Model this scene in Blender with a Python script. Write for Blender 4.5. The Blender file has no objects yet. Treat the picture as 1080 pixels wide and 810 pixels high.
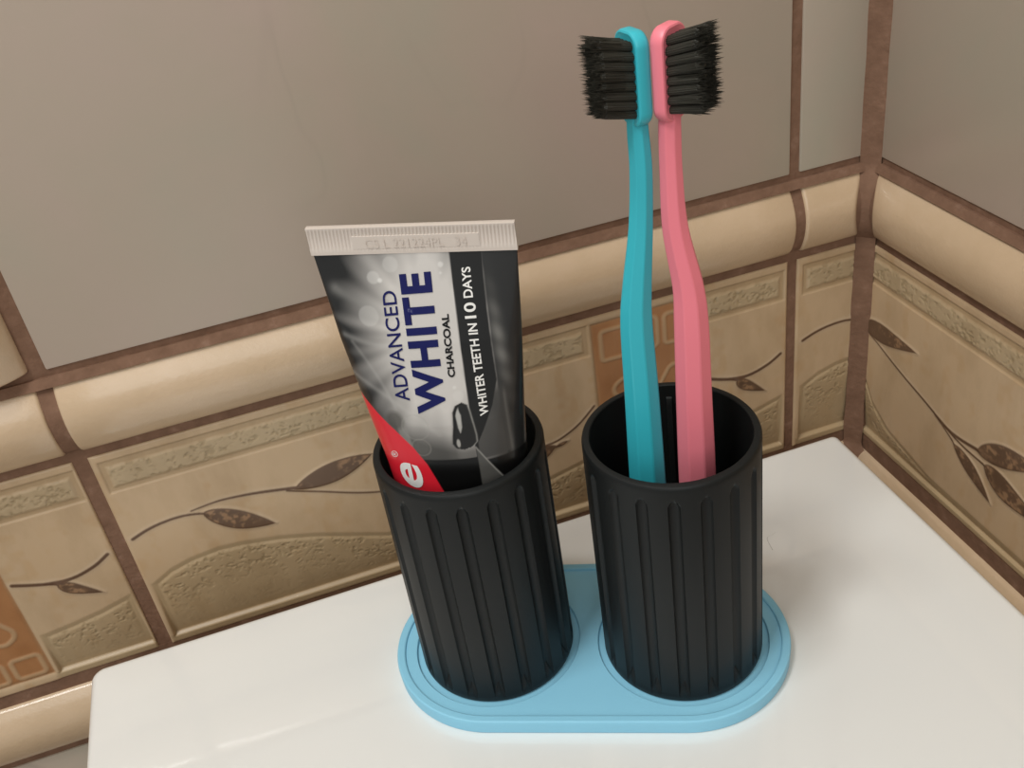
import bpy, bmesh, math, random
import numpy as np
from mathutils import Vector, Matrix, noise

random.seed(7)
rng = np.random.default_rng(11)
SC = bpy.context.scene
COL = SC.collection

# ------------------------------------------------------------------ camera
cam_d = bpy.data.cameras.new('camera')
cam = bpy.data.objects.new('camera', cam_d)
COL.objects.link(cam)
SC.camera = cam
cam_d.sensor_fit = 'HORIZONTAL'
cam_d.sensor_width = 36.0
cam_d.lens = 36.0 * 1057.95 / 1080.0
cam_d.clip_start = 0.01
cR = Vector((0.94476581, -0.29940005, -0.1333311))
cU = Vector((0.27267139, 0.49231178, 0.82660718))
cF = Vector((0.18184576, 0.81730577, -0.54675716))
M = Matrix.Identity(4)
for i in range(3):
    M[i][0], M[i][1], M[i][2] = cR[i], cU[i], -cF[i]
M.translation = Vector((-0.06734396, -0.24353598, 0.28348641))
cam.matrix_world = M

# ------------------------------------------------------------------ exposure, world, lights
SC.view_settings.view_transform = 'Standard'
SC.view_settings.look = 'None'
SC.view_settings.exposure = 0.06
SC.view_settings.gamma = 1.0
SC.view_settings.use_curve_mapping = False

W = bpy.data.worlds.new('world')
SC.world = W
W.use_nodes = True
W.node_tree.nodes['Background'].inputs[0].default_value = (0.99, 0.995, 0.97, 1)
W.node_tree.nodes['Background'].inputs[1].default_value = 0.36


def area_light(name, loc, target, size, power, color, size_y=None):
    d = bpy.data.lights.new(name, 'AREA')
    d.energy = power
    d.color = color
    d.size = size
    if size_y:
        d.shape = 'RECTANGLE'
        d.size_y = size_y
    o = bpy.data.objects.new(name, d)
    COL.objects.link(o)
    o.location = loc
    o.rotation_euler = (Vector(target) - Vector(loc)).to_track_quat('-Z', 'Y').to_euler()
    return o


area_light('ceiling_lamp_light', (-0.66, -0.42, 1.35), (0, 0, 0), 0.32, 7.8, (0.99, 0.995, 0.965))
area_light('wall_lamp_light', (-0.34, -0.06, 1.25), (-0.15, 0, 0), 0.14, 2.8, (0.99, 0.995, 0.965))
area_light('room_fill_light', (-0.45, -1.75, 1.15), (0, 0, 0.05), 1.1, 9.5, (0.99, 0.995, 0.965))  # added large soft frontal fill, standing in for light bounced around the room

# ------------------------------------------------------------------ constants of the place
YW, XW = 0.10349, 0.17925
Z1, Z2, Z3, Z4, Z5 = 0.11283, 0.10720, 0.07652, 0.07230, -0.03059
XL, XR = -0.16158, 0.14244
TH = -0.41018
AX = Vector((math.cos(TH), math.sin(TH), 0))
AY = Vector((-math.sin(TH), math.cos(TH), 0))
S = 0.03347
RT = 0.0275


def lin(r, g, b):
    f = lambda c: (c / 255 / 12.92) if c / 255 <= 0.04045 else ((c / 255 + 0.055) / 1.055) ** 2.4
    return (f(r), f(g), f(b), 1.0)


# ------------------------------------------------------------------ materials
def mat(name, col, rough=0.5, coat=0.0, spec=0.5, coat_rough=0.05):
    m = bpy.data.materials.new(name)
    m.use_nodes = True
    b = m.node_tree.nodes['Principled BSDF']
    b.inputs['Base Color'].default_value = col
    b.inputs['Roughness'].default_value = rough
    b.inputs['Specular IOR Level'].default_value = spec
    b.inputs['Coat Weight'].default_value = coat
    b.inputs['Coat Roughness'].default_value = coat_rough
    return m


def nd(m, t, **kw):
    n = m.node_tree.nodes.new(t)
    for k, v in kw.items():
        setattr(n, k, v)
    return n


def lk(m, a, b):
    m.node_tree.links.new(a, b)


def noise_tex(m, scale, detail=4, rough=0.5, stretch=None, dist=0.0):
    tc = nd(m, 'ShaderNodeTexCoord')
    n = nd(m, 'ShaderNodeTexNoise')
    n.inputs['Scale'].default_value = scale
    n.inputs['Detail'].default_value = detail
    n.inputs['Roughness'].default_value = rough
    n.inputs['Distortion'].default_value = dist
    if stretch:
        mp = nd(m, 'ShaderNodeMapping')
        mp.inputs['Scale'].default_value = stretch
        lk(m, tc.outputs['Object'], mp.inputs[0])
        lk(m, mp.outputs[0], n.inputs['Vector'])
    else:
        lk(m, tc.outputs['Object'], n.inputs['Vector'])
    return n


def ramp(m, fac, stops):
    r = nd(m, 'ShaderNodeValToRGB')
    while len(r.color_ramp.elements) < len(stops):
        r.color_ramp.elements.new(0.5)
    for e, (p, c) in zip(r.color_ramp.elements, stops):
        e.position = p
        e.color = c
    lk(m, fac, r.inputs[0])
    return r


def bump(m, height, dist, strength=1.0):
    b = nd(m, 'ShaderNodeBump')
    b.inputs['Distance'].default_value = dist
    b.inputs['Strength'].default_value = strength
    lk(m, height, b.inputs['Height'])
    lk(m, b.outputs[0], m.node_tree.nodes['Principled BSDF'].inputs['Normal'])


def pb(m):
    return m.node_tree.nodes['Principled BSDF']


def mixc(m, a, b, fac, mode='MIX'):
    x = nd(m, 'ShaderNodeMix', data_type='RGBA', blend_type=mode)
    for sock, v in ((x.inputs[6], a), (x.inputs[7], b), (x.inputs[0], fac)):
        if hasattr(v, 'is_linked'):
            lk(m, v, sock)
        else:
            sock.default_value = v
    return x.outputs[2]


# upper wall tile: pale grey-beige marbled satin glaze
M_TILE = mat('upper_tile_glaze', lin(188, 178, 168), 0.34, 0.0, 0.4)
n1 = noise_tex(M_TILE, 9, 5, 0.55, dist=0.6)
r1 = ramp(M_TILE, n1.outputs[0], [(0.3, lin(180, 173, 156)), (0.5, lin(187, 172, 156)), (0.72, lin(192, 172, 160))])
n2 = noise_tex(M_TILE, 7, 3, 0.5, (1, 1, 0.45), dist=1.8)
v2 = ramp(M_TILE, n2.outputs[0], [(0.488, (0, 0, 0, 1)), (0.5, (1, 1, 1, 1)), (0.512, (0, 0, 0, 1))])
n3 = noise_tex(M_TILE, 5, 2, 0.5)
v3 = ramp(M_TILE, n3.outputs[0], [(0.48, (0, 0, 0, 1)), (0.7, (0.45, 0.45, 0.45, 1))])
f = mixc(M_TILE, v2.outputs[0], v3.outputs[0], 1.0, 'MULTIPLY')
lk(M_TILE, mixc(M_TILE, r1.outputs[0], lin(150, 138, 126), f), pb(M_TILE).inputs['Base Color'])
nb = noise_tex(M_TILE, 60, 3)
bump(M_TILE, nb.outputs[0], 0.0002, 0.5)

# brown grout
M_GROUT = mat('brown_grout', lin(138, 100, 82), 0.85, 0.0, 0.25)
n1 = noise_tex(M_GROUT, 160, 6, 0.6)
r1 = ramp(M_GROUT, n1.outputs[0], [(0.3, lin(116, 87, 69)), (0.6, lin(130, 99, 80)), (0.8, lin(148, 118, 100))])
lk(M_GROUT, r1.outputs[0], pb(M_GROUT).inputs['Base Color'])
nb = noise_tex(M_GROUT, 420, 4)
bump(M_GROUT, nb.outputs[0], 0.0006, 0.6)

# cream half round moulding
M_CREAM = mat('cream_glaze', lin(216, 197, 168), 0.27, 0.35, 0.5, 0.12)
n1 = noise_tex(M_CREAM, 30, 5, 0.6)
r1 = ramp(M_CREAM, n1.outputs[0], [(0.3, lin(198, 171, 139)), (0.55, lin(204, 177, 146)), (0.8, lin(210, 184, 155))])
n2 = noise_tex(M_CREAM, 120, 3, 0.6, (0.35, 0.35, 1))
r2 = ramp(M_CREAM, n2.outputs[0], [(0.73, (0, 0, 0, 1)), (0.8, (0.5, 0.5, 0.5, 1))])
lk(M_CREAM, mixc(M_CREAM, r1.outputs[0], lin(150, 120, 90), r2.outputs[0]), pb(M_CREAM).inputs['Base Color'])
nb = noise_tex(M_CREAM, 420, 5, 0.65)
bump(M_CREAM, nb.outputs[0], 0.0004, 0.42)


def attr_mat(name, rough, mottle=True, coat=0.0):
    m = mat(name, (1, 1, 1, 1), rough, coat, 0.45)
    a = nd(m, 'ShaderNodeAttribute')
    a.attribute_name = 'glaze'
    out = a.outputs['Color']
    if mottle:
        n = noise_tex(m, 55, 5, 0.6, (1, 1, 0.45))
        r = ramp(m, n.outputs[0], [(0.3, (0.86, 0.84, 0.81, 1)), (0.55, (1, 1, 1, 1)), (0.75, (1.0, 0.98, 0.95, 1))])
        out = mixc(m, out, r.outputs[0], 1.0, 'MULTIPLY')
    lk(m, out, pb(m).inputs['Base Color'])
    return m


M_FRIEZE = attr_mat('decorated_tile_glaze', 0.36)
M_LABEL = attr_mat('printed_tube_foil', 0.30, False, 0.25)

M_CERAMIC = mat('white_ceramic', lin(236, 236, 233), 0.35, 1.0, 0.4, 0.02)
nb = noise_tex(M_CERAMIC, 14, 2)
bump(M_CERAMIC, nb.outputs[0], 0.0002, 0.06)
pb(M_CERAMIC).inputs['Coat IOR'].default_value = 1.65
M_BLACK = mat('black_matte_plastic', lin(24, 26, 26), 0.48, 0.0, 0.28)
nb = noise_tex(M_BLACK, 2200, 2)
bump(M_BLACK, nb.outputs[0], 0.00004, 0.4)
M_BLUE = mat('sky_blue_silicone', lin(142, 205, 232), 0.55, 0.0, 0.4)
nb = noise_tex(M_BLUE, 1500, 2)
bump(M_BLUE, nb.outputs[0], 0.00004, 0.4)
M_TEAL = mat('teal_plastic', lin(58, 188, 204), 0.38, 0.0, 0.5)
M_PINK = mat('pink_plastic', lin(247, 134, 148), 0.38, 0.0, 0.5)
M_BRISTLE = mat('charcoal_bristle', lin(52, 50, 43), 0.5, 0.0, 0.35)
M_WHITE = mat('white_foil', lin(212, 200, 190), 0.36, 0.0, 0.5)
M_NAVY = mat('navy_ink', lin(17, 22, 84), 0.4, 0.0, 0.3)
M_INK = mat('black_ink', lin(18, 18, 20), 0.4, 0.0, 0.3)
M_PRINT = mat('white_ink', lin(238, 236, 232), 0.35, 0.2)
M_RUST = mat('white_cap_plastic', lin(225, 222, 218), 0.4)
M_FLOOR = mat('floor_tile', lin(150, 128, 104), 0.4)
n1 = noise_tex(M_FLOOR, 6, 4)
r1 = ramp(M_FLOOR, n1.outputs[0], [(0.3, lin(138, 114, 90)), (0.7, lin(160, 138, 114))])
lk(M_FLOOR, r1.outputs[0], pb(M_FLOOR).inputs['Base Color'])
M_HAIR = mat('brown_hair', lin(110, 92, 76), 0.5)


# ------------------------------------------------------------------ helpers
def obj(name, bm, m, parent=None, smooth=True, ang=35):
    me = bpy.data.meshes.new(name)
    bmesh.ops.recalc_face_normals(bm, faces=bm.faces)
    bm.to_mesh(me)
    bm.free()
    for x in (m if isinstance(m, (list, tuple)) else [m]):
        me.materials.append(x)
    o = bpy.data.objects.new(name, me)
    COL.objects.link(o)
    if smooth:
        me.shade_smooth()
        me.set_sharp_from_angle(angle=math.radians(ang))
    if parent:
        o.parent = parent
    return o


def tag(o, label, cat, group=None):
    o['label'] = label
    o['category'] = cat
    if group:
        o['group'] = group
    return o


def thing(name, label, cat, loc, rotz=0.0, group=None):
    o = bpy.data.objects.new(name, None)
    o.empty_display_size = 0.02
    COL.objects.link(o)
    o.location = loc
    o.rotation_euler = (0, 0, rotz)
    return tag(o, label, cat, group)


def struct(name, bm, m, parent=None, **kw):
    o = obj(name, bm, m, parent, **kw)
    if parent is None:
        o['kind'] = 'structure'
    return o


def add_box(bm, lo, hi, f=lambda p: p, bev=0.0, mi=0):
    vs = [bm.verts.new((x, y, z)) for x in (lo[0], hi[0]) for y in (lo[1], hi[1]) for z in (lo[2], hi[2])]
    idx = [(0, 1, 3, 2), (4, 6, 7, 5), (0, 4, 5, 1), (2, 3, 7, 6), (0, 2, 6, 4), (1, 5, 7, 3)]
    fs = [bm.faces.new([vs[i] for i in q]) for q in idx]
    if bev:
        es = list({e for q in fs for e in q.edges})
        r = bmesh.ops.bevel(bm, geom=es, offset=bev, segments=2, affect='EDGES', profile=0.5)
        vs = list({v for q in r['faces'] for v in q.verts})
        fs = list({q for v in vs for q in v.link_faces})
    for q in fs:
        q.material_index = mi
    for v in {v for q in fs for v in q.verts}:
        v.co = f(v.co)
    return fs


def rings(bm, rr, closed=True, cap0=False, cap1=False, mi=0):
    """skin a list of vertex rings (lists of coordinates)"""
    vr = [[bm.verts.new(p) for p in r] for r in rr]
    n = len(vr[0])
    for a, b in zip(vr, vr[1:]):
        for i in range(n if closed else n - 1):
            j = (i + 1) % n
            bm.faces.new((a[i], a[j], b[j], b[i])).material_index = mi
    if cap0:
        bm.faces.new(vr[0][::-1]).material_index = mi
    if cap1:
        bm.faces.new(vr[-1]).material_index = mi
    return vr


def tray_to_world(x, y, z):
    return AX * x + AY * y + Vector((0, 0, z))


# ------------------------------------------------------------------ walls
back = lambda p: Vector((p[0], YW - p[1], p[2]))          # (x along the wall, outward, up)
right = lambda p: Vector((XW - p[1], YW - p[0], p[2]))    # (distance from the corner, outward, up)
LZ2 = Z5 - 0.0068          # lower moulding
LZ3 = LZ2 - (Z2 - Z3)
ZF = -0.82                 # floor
ZT = 1.55


def wall(name, f, spans, gaps, s0, s1, corner_at):
    bm = bmesh.new()
    GD = -0.0008
    add_box(bm, (s0, -0.05, ZF), (s1, -0.0040, ZT), f, 0, 1)
    add_box(bm, (s0, -0.0045, ZF), (s1, GD, Z5 + 0.0008), f, 0, 1)
    add_box(bm, (s0, -0.0045, Z4 - 0.0008), (s1, GD, ZT), f, 0, 1)
    for q0, q1 in gaps:
        add_box(bm, (q0 - 0.0008, -0.0045, Z5), (q1 + 0.0008, GD - 0.00015, Z4), f, 0, 1)
    for a, b in spans:
        for z0, z1 in ((Z1, Z1 + 0.40), (Z1 + 0.404, Z1 + 0.804), (Z1 + 0.808, Z1 + 1.208), (LZ3 - 0.405, LZ3 - 0.0045), (ZF, LZ3 - 0.409)):
            add_box(bm, (a, -0.006, z0), (b, 0.0, z1), f, 0.0007, 0)
    # grout fillet rising from the upper tiles onto the moulding
    pr = [(-0.0014, Z1 - 0.0002), (-0.0009, Z1 - 0.0028), (0.0006, Z2 + 0.003), (0.0022, Z2 - 0.0005), (-0.0014, Z2 - 0.001)]
    e0, e1 = s0 + (0.0 if corner_at == 'end' else 0.002), s1 - (0.002 if corner_at == 'end' else 0.0)
    rings(bm, [[f((s, d, z)) for d, z in pr] for s in np.linspace(e0, e1, 40)], True, True, True, 1)
    return struct(name, bm, [M_TILE, M_GROUT], ang=30)


GV = 0.0023
GL = 0.0029              # the joint on the left is wider
XV = XL - 0.034            # the upright moulding takes the place left of the big tile
wall('wall_back', back, [(XL + GL, XR - GV), (XR + GV, XW - 0.0042), (XV - 0.304, XV - GV)], [(XL - GL, XL + GL), (XR - GV, XR + GV), (XW - 0.0042, XW), (-1.1, XL - 0.304 + GV)], -1.1, XW + 0.05, 'end')
wall('wall_right', right, [(0.0042, 0.267), (0.271, 0.571), (0.575, 0.875)], [(0.0014, 0.0042), (0.267, 1.3)], 0.0014, 1.3, 'start')
bm = bmesh.new()
add_box(bm, (-1.1, -1.25, ZF - 0.05), (XW + 0.05, YW + 0.05, ZF))
struct('floor', bm, M_FLOOR)

# grout filling the corner
bm = bmesh.new()
prof = [(0.0, 0.0062), (0.0014, 0.0046), (0.003, 0.003), (0.0046, 0.0014), (0.0062, 0.0), (-0.001, -0.001)]
zz = np.concatenate([np.linspace(ZF, LZ3 - 0.004, 30), np.linspace(LZ3 - 0.002, Z1 + 0.004, 110), np.linspace(Z1 + 0.01, ZT, 90)])
rr = []
for i, z in enumerate(zz):
    k = 1.0 + 0.10 * noise.noise(Vector((z * 60, 3, 1)))
    for q0, q1 in ((Z3, Z2), (LZ3, LZ2)):
        if q0 < z < q1:
            k += 1.25 * math.sin(math.pi * (z - q0) / (q1 - q0)) ** 0.6
    rr.append([Vector((XW - max(a, -0.001) * k, YW - b * k, z)) for a, b in prof])
rings(bm, rr, True, True, True)
struct('trim_1', bm, M_GROUT)


def half_round(bm, f, s0, s1, z0, z1, d0, bulge, mi, miter0=0, miter1=0, soft=0.0012, vertical=False):
    """moulding profile swept along the wall; miter = 1 slants that end to 45 degrees"""
    n = 22
    prof = []
    for i in range(n + 1):
        t = i / n
        o = bulge * max(math.sin(math.pi * t), 0) ** (0.62 if t < 0.5 else 0.85)
        prof.append((d0 + o, z0 + (z1 - z0) * t))
    prof = [(d0 - 0.004, z0)] + prof + [(d0 - 0.004, z1)]
    st = [(0.0, -0.9), (0.35, -0.3), (1.0, 0.0)]
    secs = [(s0 + a * soft, b * soft * 0.8) for a, b in st] + [(s, 0) for s in np.linspace(s0, s1, 30)[2:-2]] + [(s1 - a * soft, b * soft * 0.8) for a, b in st[::-1]]
    rr = []
    for k, (s, sh) in enumerate(secs):
        t = (s - s0) / (s1 - s0)
        ring = []
        for d, z in prof:
            zc = (z0 + z1) / 2
            dd = d + (sh if d > d0 - 0.001 else 0)
            z2 = z + (-sh if z < zc else sh) * min(1, abs(z - zc) / (z1 - z0) * 2)
            ss = s + miter0 * max(dd, 0) * (1 - t) - miter1 * max(dd, 0) * t
            ring.append(f((z2, dd, ss) if vertical else (ss, dd, z2)))
        rr.append(ring)
    rings(bm, rr, True, True, True, mi)


def moulding(name, f, spans, z0, z1, core, vertical=False):
    bm = bmesh.new()
    for a, b, m0, m1 in spans:
        half_round(bm, f, a, b, z0, z1, 0.0002, 0.0066, 0, m0, m1, vertical=vertical)
    a, b, m0, m1 = core
    if a is not None:
        half_round(bm, f, a, b, z0 + 0.0003, z1 - 0.0003, -0.0006, 0.0063, 1, m0, m1, soft=0.0002, vertical=vertical)
    return struct(name, bm, [M_CREAM, M_GROUT], ang=50)


GM = 0.0030
moulding('trim_2', back, [(XL + GM - 0.0005, XR - GV, 0, 0), (XL - 0.304, XL - GM, 0, 0), (XR + GV, XW - 0.0046, 0, 1)], Z3, Z2, (-0.8, XW - 0.0004, 0, 1))
moulding('trim_3', right, [(0.0046, 0.267, 1, 0), (0.271, 0.571, 0, 0), (0.575, 0.875, 0, 0)], Z3, Z2, (0.0004, 0.9, 1, 0))
moulding('trim_4', back, [(XL + GM - 0.0005, XR - GV, 0, 0), (XL - 0.304, XL - GM, 0, 0), (XR + GV, XW - 0.0046, 0, 1)], LZ3, LZ2, (-0.8, XW - 0.0004, 0, 1))
moulding('trim_5', right, [(0.0046, 0.267, 1, 0), (0.271, 0.571, 0, 0), (0.575, 0.875, 0, 0)], LZ3 - 0.002, LZ2 - 0.002, (0.0004, 0.9, 1, 0))
# upright half round moulding left of the large tile
moulding('trim_6', back, [(Z1 + 0.0005, Z1 + 0.40, 0, 0), (Z1 + 0.404, Z1 + 0.804, 0, 0)], XV, XL - GM, (None, 0, 0, 0), vertical=True)

# ------------------------------------------------------------------ decorated frieze tiles (relief and glaze colours from formulas)
def seg_dist(X, Z, pts, r0, r1):
    """distance to a tapered polyline, negative inside (mm)"""
    P = np.array(pts, float)
    # resample as a smooth curve
    t = np.linspace(0, len(P) - 1, max(14, int(np.hypot(*np.diff(P, axis=0).T).max() / 0.3)) * (len(P) - 1) + 1)
    Q = np.zeros((len(t), 2))
    for k, tt in enumerate(t):
        i = min(int(tt), len(P) - 2)
        u = tt - i
        p0, p1, p2, p3 = P[max(i - 1, 0)], P[i], P[i + 1], P[min(i + 2, len(P) - 1)]
        Q[k] = 0.5 * (2 * p1 + (p2 - p0) * u + (2 * p0 - 5 * p1 + 4 * p2 - p3) * u * u + (3 * p1 - p0 - 3 * p2 + p3) * u ** 3)
    D = np.full(X.shape, 1e3)
    n = len(Q)
    x0, x1, z0, z1 = Q[:, 0].min() - 8, Q[:, 0].max() + 8, Q[:, 1].min() - 8, Q[:, 1].max() + 8
    m = (X > x0) & (X < x1) & (Z > z0) & (Z < z1)
    if not m.any():
        return D
    x, z = X[m], Z[m]
    d = np.full(x.shape, 1e3)
    for k in range(n):
        r = r0(k / (n - 1)) if callable(r0) else r0 + (r1 - r0) * k / (n - 1)
        d = np.minimum(d, np.hypot(x - Q[k, 0], z - Q[k, 1]) - r)
    D[m] = d
    return D


def leaf_w(w, peak=0.45):
    a = math.log(0.5) / math.log(peak)
    return lambda t: max(w * math.sin(math.pi * t ** a) ** 1.25 - 0.1 + 0.45 * (1 - t) ** 2, 0.02)


def sm(d, w):
    """1 inside, 0 outside, soft over w"""
    return np.clip(0.5 - d / w, 0, 1)


def vnoise(X, Z, scale, seed):
    g = np.random.default_rng(seed).random((256, 256))
    x, z = X / scale + 500, Z / scale + 500
    i, j = np.floor(x).astype(int), np.floor(z).astype(int)
    fx, fz = x - i, z - j
    fx, fz = fx * fx * (3 - 2 * fx), fz * fz * (3 - 2 * fz)
    G = lambda a, b: g[a % 256, b % 256]
    return (G(i, j) * (1 - fx) + G(i + 1, j) * fx) * (1 - fz) + (G(i, j + 1) * (1 - fx) + G(i + 1, j + 1) * fx) * fz


def L3(r, g, b):
    return np.array(lin(r, g, b)[:3])


C_BASE = L3(197, 170, 137)
C_GROOVE = L3(172, 146, 112)
C_SPECK = L3(184, 162, 130)
C_PIT = L3(160, 140, 108)
C_LOWER = L3(172, 150, 116)
C_STEM = L3(88, 60, 42)
C_LEAF = L3(104, 80, 62)
C_LEAF2 = L3(165, 130, 98)
C_ORANGE = L3(168, 116, 72)
C_RING = L3(184, 152, 116)


def frieze(name, f, s0, s1, design, parent=None, flip=1):
    """s0, s1 in metres along the wall; design uses millimetres"""
    step = 0.42
    nx, nz = int((s1 - s0) * 1000 / step) + 1, int((Z4 - Z5) * 1000 / step) + 1
    xs, zs = np.linspace(s0 * 1000, s1 * 1000, nx), np.linspace(Z5 * 1000, Z4 * 1000, nz)
    X, Z = np.meshgrid(xs, zs)
    off = design.get('shift', 0)
    Xd = X - off
    H = np.zeros_like(X)
    C = np.tile(C_BASE, X.shape + (1,)).reshape(X.shape + (3,))

    def paint(mask, col):
        nonlocal C
        C = C * (1 - mask[..., None]) + col * mask[..., None]

    # warm streaks in the cream glaze
    st = np.clip((vnoise(Xd, Z, 3.0, 5) * 0.35 + vnoise(Xd * 1.0, Z * 0.3, 4.5, 21) * 0.75 - 0.68) * 1.6, 0, 0.35)
    paint(st, L3(188, 152, 110))
    pit = np.clip((vnoise(Xd, Z * 1.3, 0.95, 3) * 0.6 + vnoise(Xd, Z, 2.2, 4) * 0.5 - 0.62) * 6, 0, 1)
    # lower embossed field under an arch
    for fld in design.get('fields', []):
        xa, xb, arch, zb = fld
        top = np.interp(Xd, [p[0] for p in arch], [p[1] for p in arch])
        d = np.maximum(np.maximum(xa - Xd, Xd - xb), np.maximum(Z - top, zb - Z))
        inside = sm(d, 0.9)
        edge = np.exp(-((d + 0.2) / 1.1) ** 2)
        u = np.clip((top - Z) / np.maximum(top - zb, 1), 0, 1)
        H -= inside * (0.15 + 2.2 * u ** 1.6) + 0.2 * np.exp(-((d + 2.0) / 0.8) ** 2) * (1 - u)
        paint(edge * 0.25, C_GROOVE)
        paint(inside * 0.7, C_LOWER)
        dp = np.exp(-(np.maximum(0, top - Z - 9) / 9.0) ** 2) * 0.75 + 0.25
        H += 0.30 * inside * (1 - pit) * dp * sm(d + 2.8, 1.5)
        paint(inside * pit * dp * 0.6 * sm(d + 2.8, 1), C_PIT)
        bl = np.exp(-((Z - zb - 1.0) / 1.1) ** 2) * inside
        paint(bl * 0.5, C_GROOVE)
        low = np.clip((zb + 0.5 - Z) / 0.9, 0, 1) * sm(np.maximum(xa - 1.5 - Xd, Xd - xb - 1.5), 2.0)
        H -= 0.30 * low
        paint(low * 0.8, C_LOWER)  # shading of the lower margin put into its colour
    # embossed speckled bar with its groove
    for xa, xb in design.get('bars', []):
        d = np.maximum(np.maximum(xa - Xd, Xd - xb), np.maximum(54.0 - Z, Z - 68.9))
        inside = sm(d, 0.6)
        core = np.maximum(np.maximum(xa + 2.6 - Xd, Xd - xb + 2.6), np.maximum(56.6 - Z, Z - 65.6 - 0.5 * vnoise(Xd, Z, 2.5, 9)))
        cin = sm(core, 1.4)
        H += -0.55 * inside + 0.65 * cin - 0.28 * cin * pit
        paint(inside * (1 - cin) * 0.7, C_GROOVE)
        paint(cin, C_SPECK)
        paint(cin * pit * 0.7, C_PIT)
    # orange panel with raised rings
    for xa, xb in design.get('orange', []):
        d = np.maximum(np.maximum(xa - Xd, Xd - xb), np.maximum(-26.2 - Z, Z - 68.6))
        inside = sm(d, 0.6)
        edge = np.exp(-(d / 1.0) ** 2)
        H -= 0.5 * inside + 0.35 * edge
        paint(inside * 0.95, C_ORANGE)
        paint(edge * 0.4, C_GROOVE)
        tone = vnoise(Xd, Z, 9, 14)
        paint(inside * np.clip((tone - 0.5) * 0.9, 0, 0.4), L3(150, 98, 56))
        for cx, cz, hx, hz, rot, rad in design.get('rings', []):
            ca, sa = math.cos(rot), math.sin(rot)
            u, v = (Xd - cx) * ca + (Z - cz) * sa, -(Xd - cx) * sa + (Z - cz) * ca
            qx, qz = np.abs(u) - hx + rad, np.abs(v) - hz + rad
            dr = np.hypot(np.maximum(qx, 0), np.maximum(qz, 0)) + np.minimum(np.maximum(qx, qz), 0) - rad
            ring = sm(np.abs(dr + 1.2) - 1.0, 0.9) * inside
            H += 0.3 * ring
            paint(ring * 0.85, C_RING)
    # branches and leaves, first the pale glaze round them
    halo = np.zeros_like(X)
    for pts, ra, rb in design.get('stems', []):
        halo = np.maximum(halo, sm(seg_dist(Xd, Z, pts, ra, rb) - 1.3, 2.2))
    for pts, w, pk in design.get('leaves', []):
        halo = np.maximum(halo, sm(seg_dist(Xd, Z, pts, leaf_w(w, pk), 0) - 1.3, 2.2))
    paint(halo * 0.3, L3(200, 180, 158))
    for pts, ra, rb in design.get('stems', []):
        d = seg_dist(Xd, Z, pts, ra, rb)
        H += 0.14 * sm(d - 0.4, 1.6)
        paint(sm(d, 0.55) * 0.95, C_STEM)
    for pts, w, pk in design.get('leaves', []):
        d = seg_dist(Xd, Z, pts, leaf_w(w, pk), 0)
        ins = sm(d, 0.5)
        H += 0.40 * sm(d - 0.3, 2.0)
        paint(ins, C_LEAF)
        mo = np.clip((vnoise(Xd, Z, 2.2, 31) * 0.6 + vnoise(Xd, Z, 0.9, 33) * 0.5 - 0.5) * 4, 0, 1)
        up = np.clip(0.55 + (vnoise(Xd, Z, 6.0, 35) - 0.42) * 3.0, 0, 1)
        paint(ins * mo * up * 0.8 * sm(d + 0.5, 0.6), C_LEAF2)
        paint(ins * (1 - sm(d + 0.45, 0.5)) * 0.7, C_STEM)
    # rounded tile edge
    de = np.minimum(np.minimum(X - xs[0], xs[-1] - X), np.minimum(Z - zs[0], zs[-1] - Z))
    H -= 0.6 * (1 - np.clip(de / 1.0, 0, 1)) ** 2
    co = np.stack([X / 1000, H / 1000, Z / 1000], -1).reshape(-1, 3)
    world = np.empty_like(co)
    if f is back:
        world[:, 0], world[:, 1], world[:, 2] = co[:, 0], YW - co[:, 1], co[:, 2]
    else:
        world[:, 0], world[:, 1], world[:, 2] = XW - co[:, 1], YW - co[:, 0], co[:, 2]
    idx = np.arange(nx * nz).reshape(nz, nx)
    q = np.stack([idx[:-1, :-1], idx[:-1, 1:], idx[1:, 1:], idx[1:, :-1]], -1).reshape(-1, 4)
    if f is not back:
        q = q[:, ::-1]
    # skirt to give the tile its thickness
    border = np.concatenate([idx[0, :], idx[1:, -1], idx[-1, -2::-1], idx[-2:0:-1, 0]])
    sk = world[border].copy()
    sk[:, 1 if f is back else 0] += 0.005
    nb0 = len(world)
    n = len(border)
    k = np.arange(n)
    k2 = (k + 1) % n
    side = np.stack([border[k], nb0 + k, nb0 + k2, border[k2]], -1)
    if f is not back:
        side = side[:, ::-1]
    V = np.concatenate([world, sk])
    Cc = np.concatenate([C.reshape(-1, 3), C.reshape(-1, 3)[border]])
    return V, np.concatenate([q, side]), Cc


def mesh_np(name, parts, m, smooth=True):
    V = np.concatenate([p[0] for p in parts])
    o0, Q = 0, []
    for p in parts:
        Q.append(p[1] + o0)
        o0 += len(p[0])
    Q = np.concatenate(Q)
    Cc = np.concatenate([p[2] for p in parts])
    me = bpy.data.meshes.new(name)
    me.vertices.add(len(V))
    me.vertices.foreach_set('co', V.astype(np.float32).ravel())
    me.loops.add(Q.size)
    me.loops.foreach_set('vertex_index', Q.astype(np.int32).ravel())
    me.polygons.add(len(Q))
    me.polygons.foreach_set('loop_start', np.arange(0, Q.size, 4, dtype=np.int32))
    me.update(calc_edges=True)
    me.validate()
    a = me.attributes.new('glaze', 'FLOAT_COLOR', 'POINT')
    a.data.foreach_set('color', np.concatenate([Cc, np.ones((len(Cc), 1))], 1).astype(np.float32).ravel())
    me.materials.append(m)
    if smooth:
        me.shade_smooth()
    o = bpy.data.objects.new(name, me)
    COL.objects.link(o)
    return o


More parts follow.
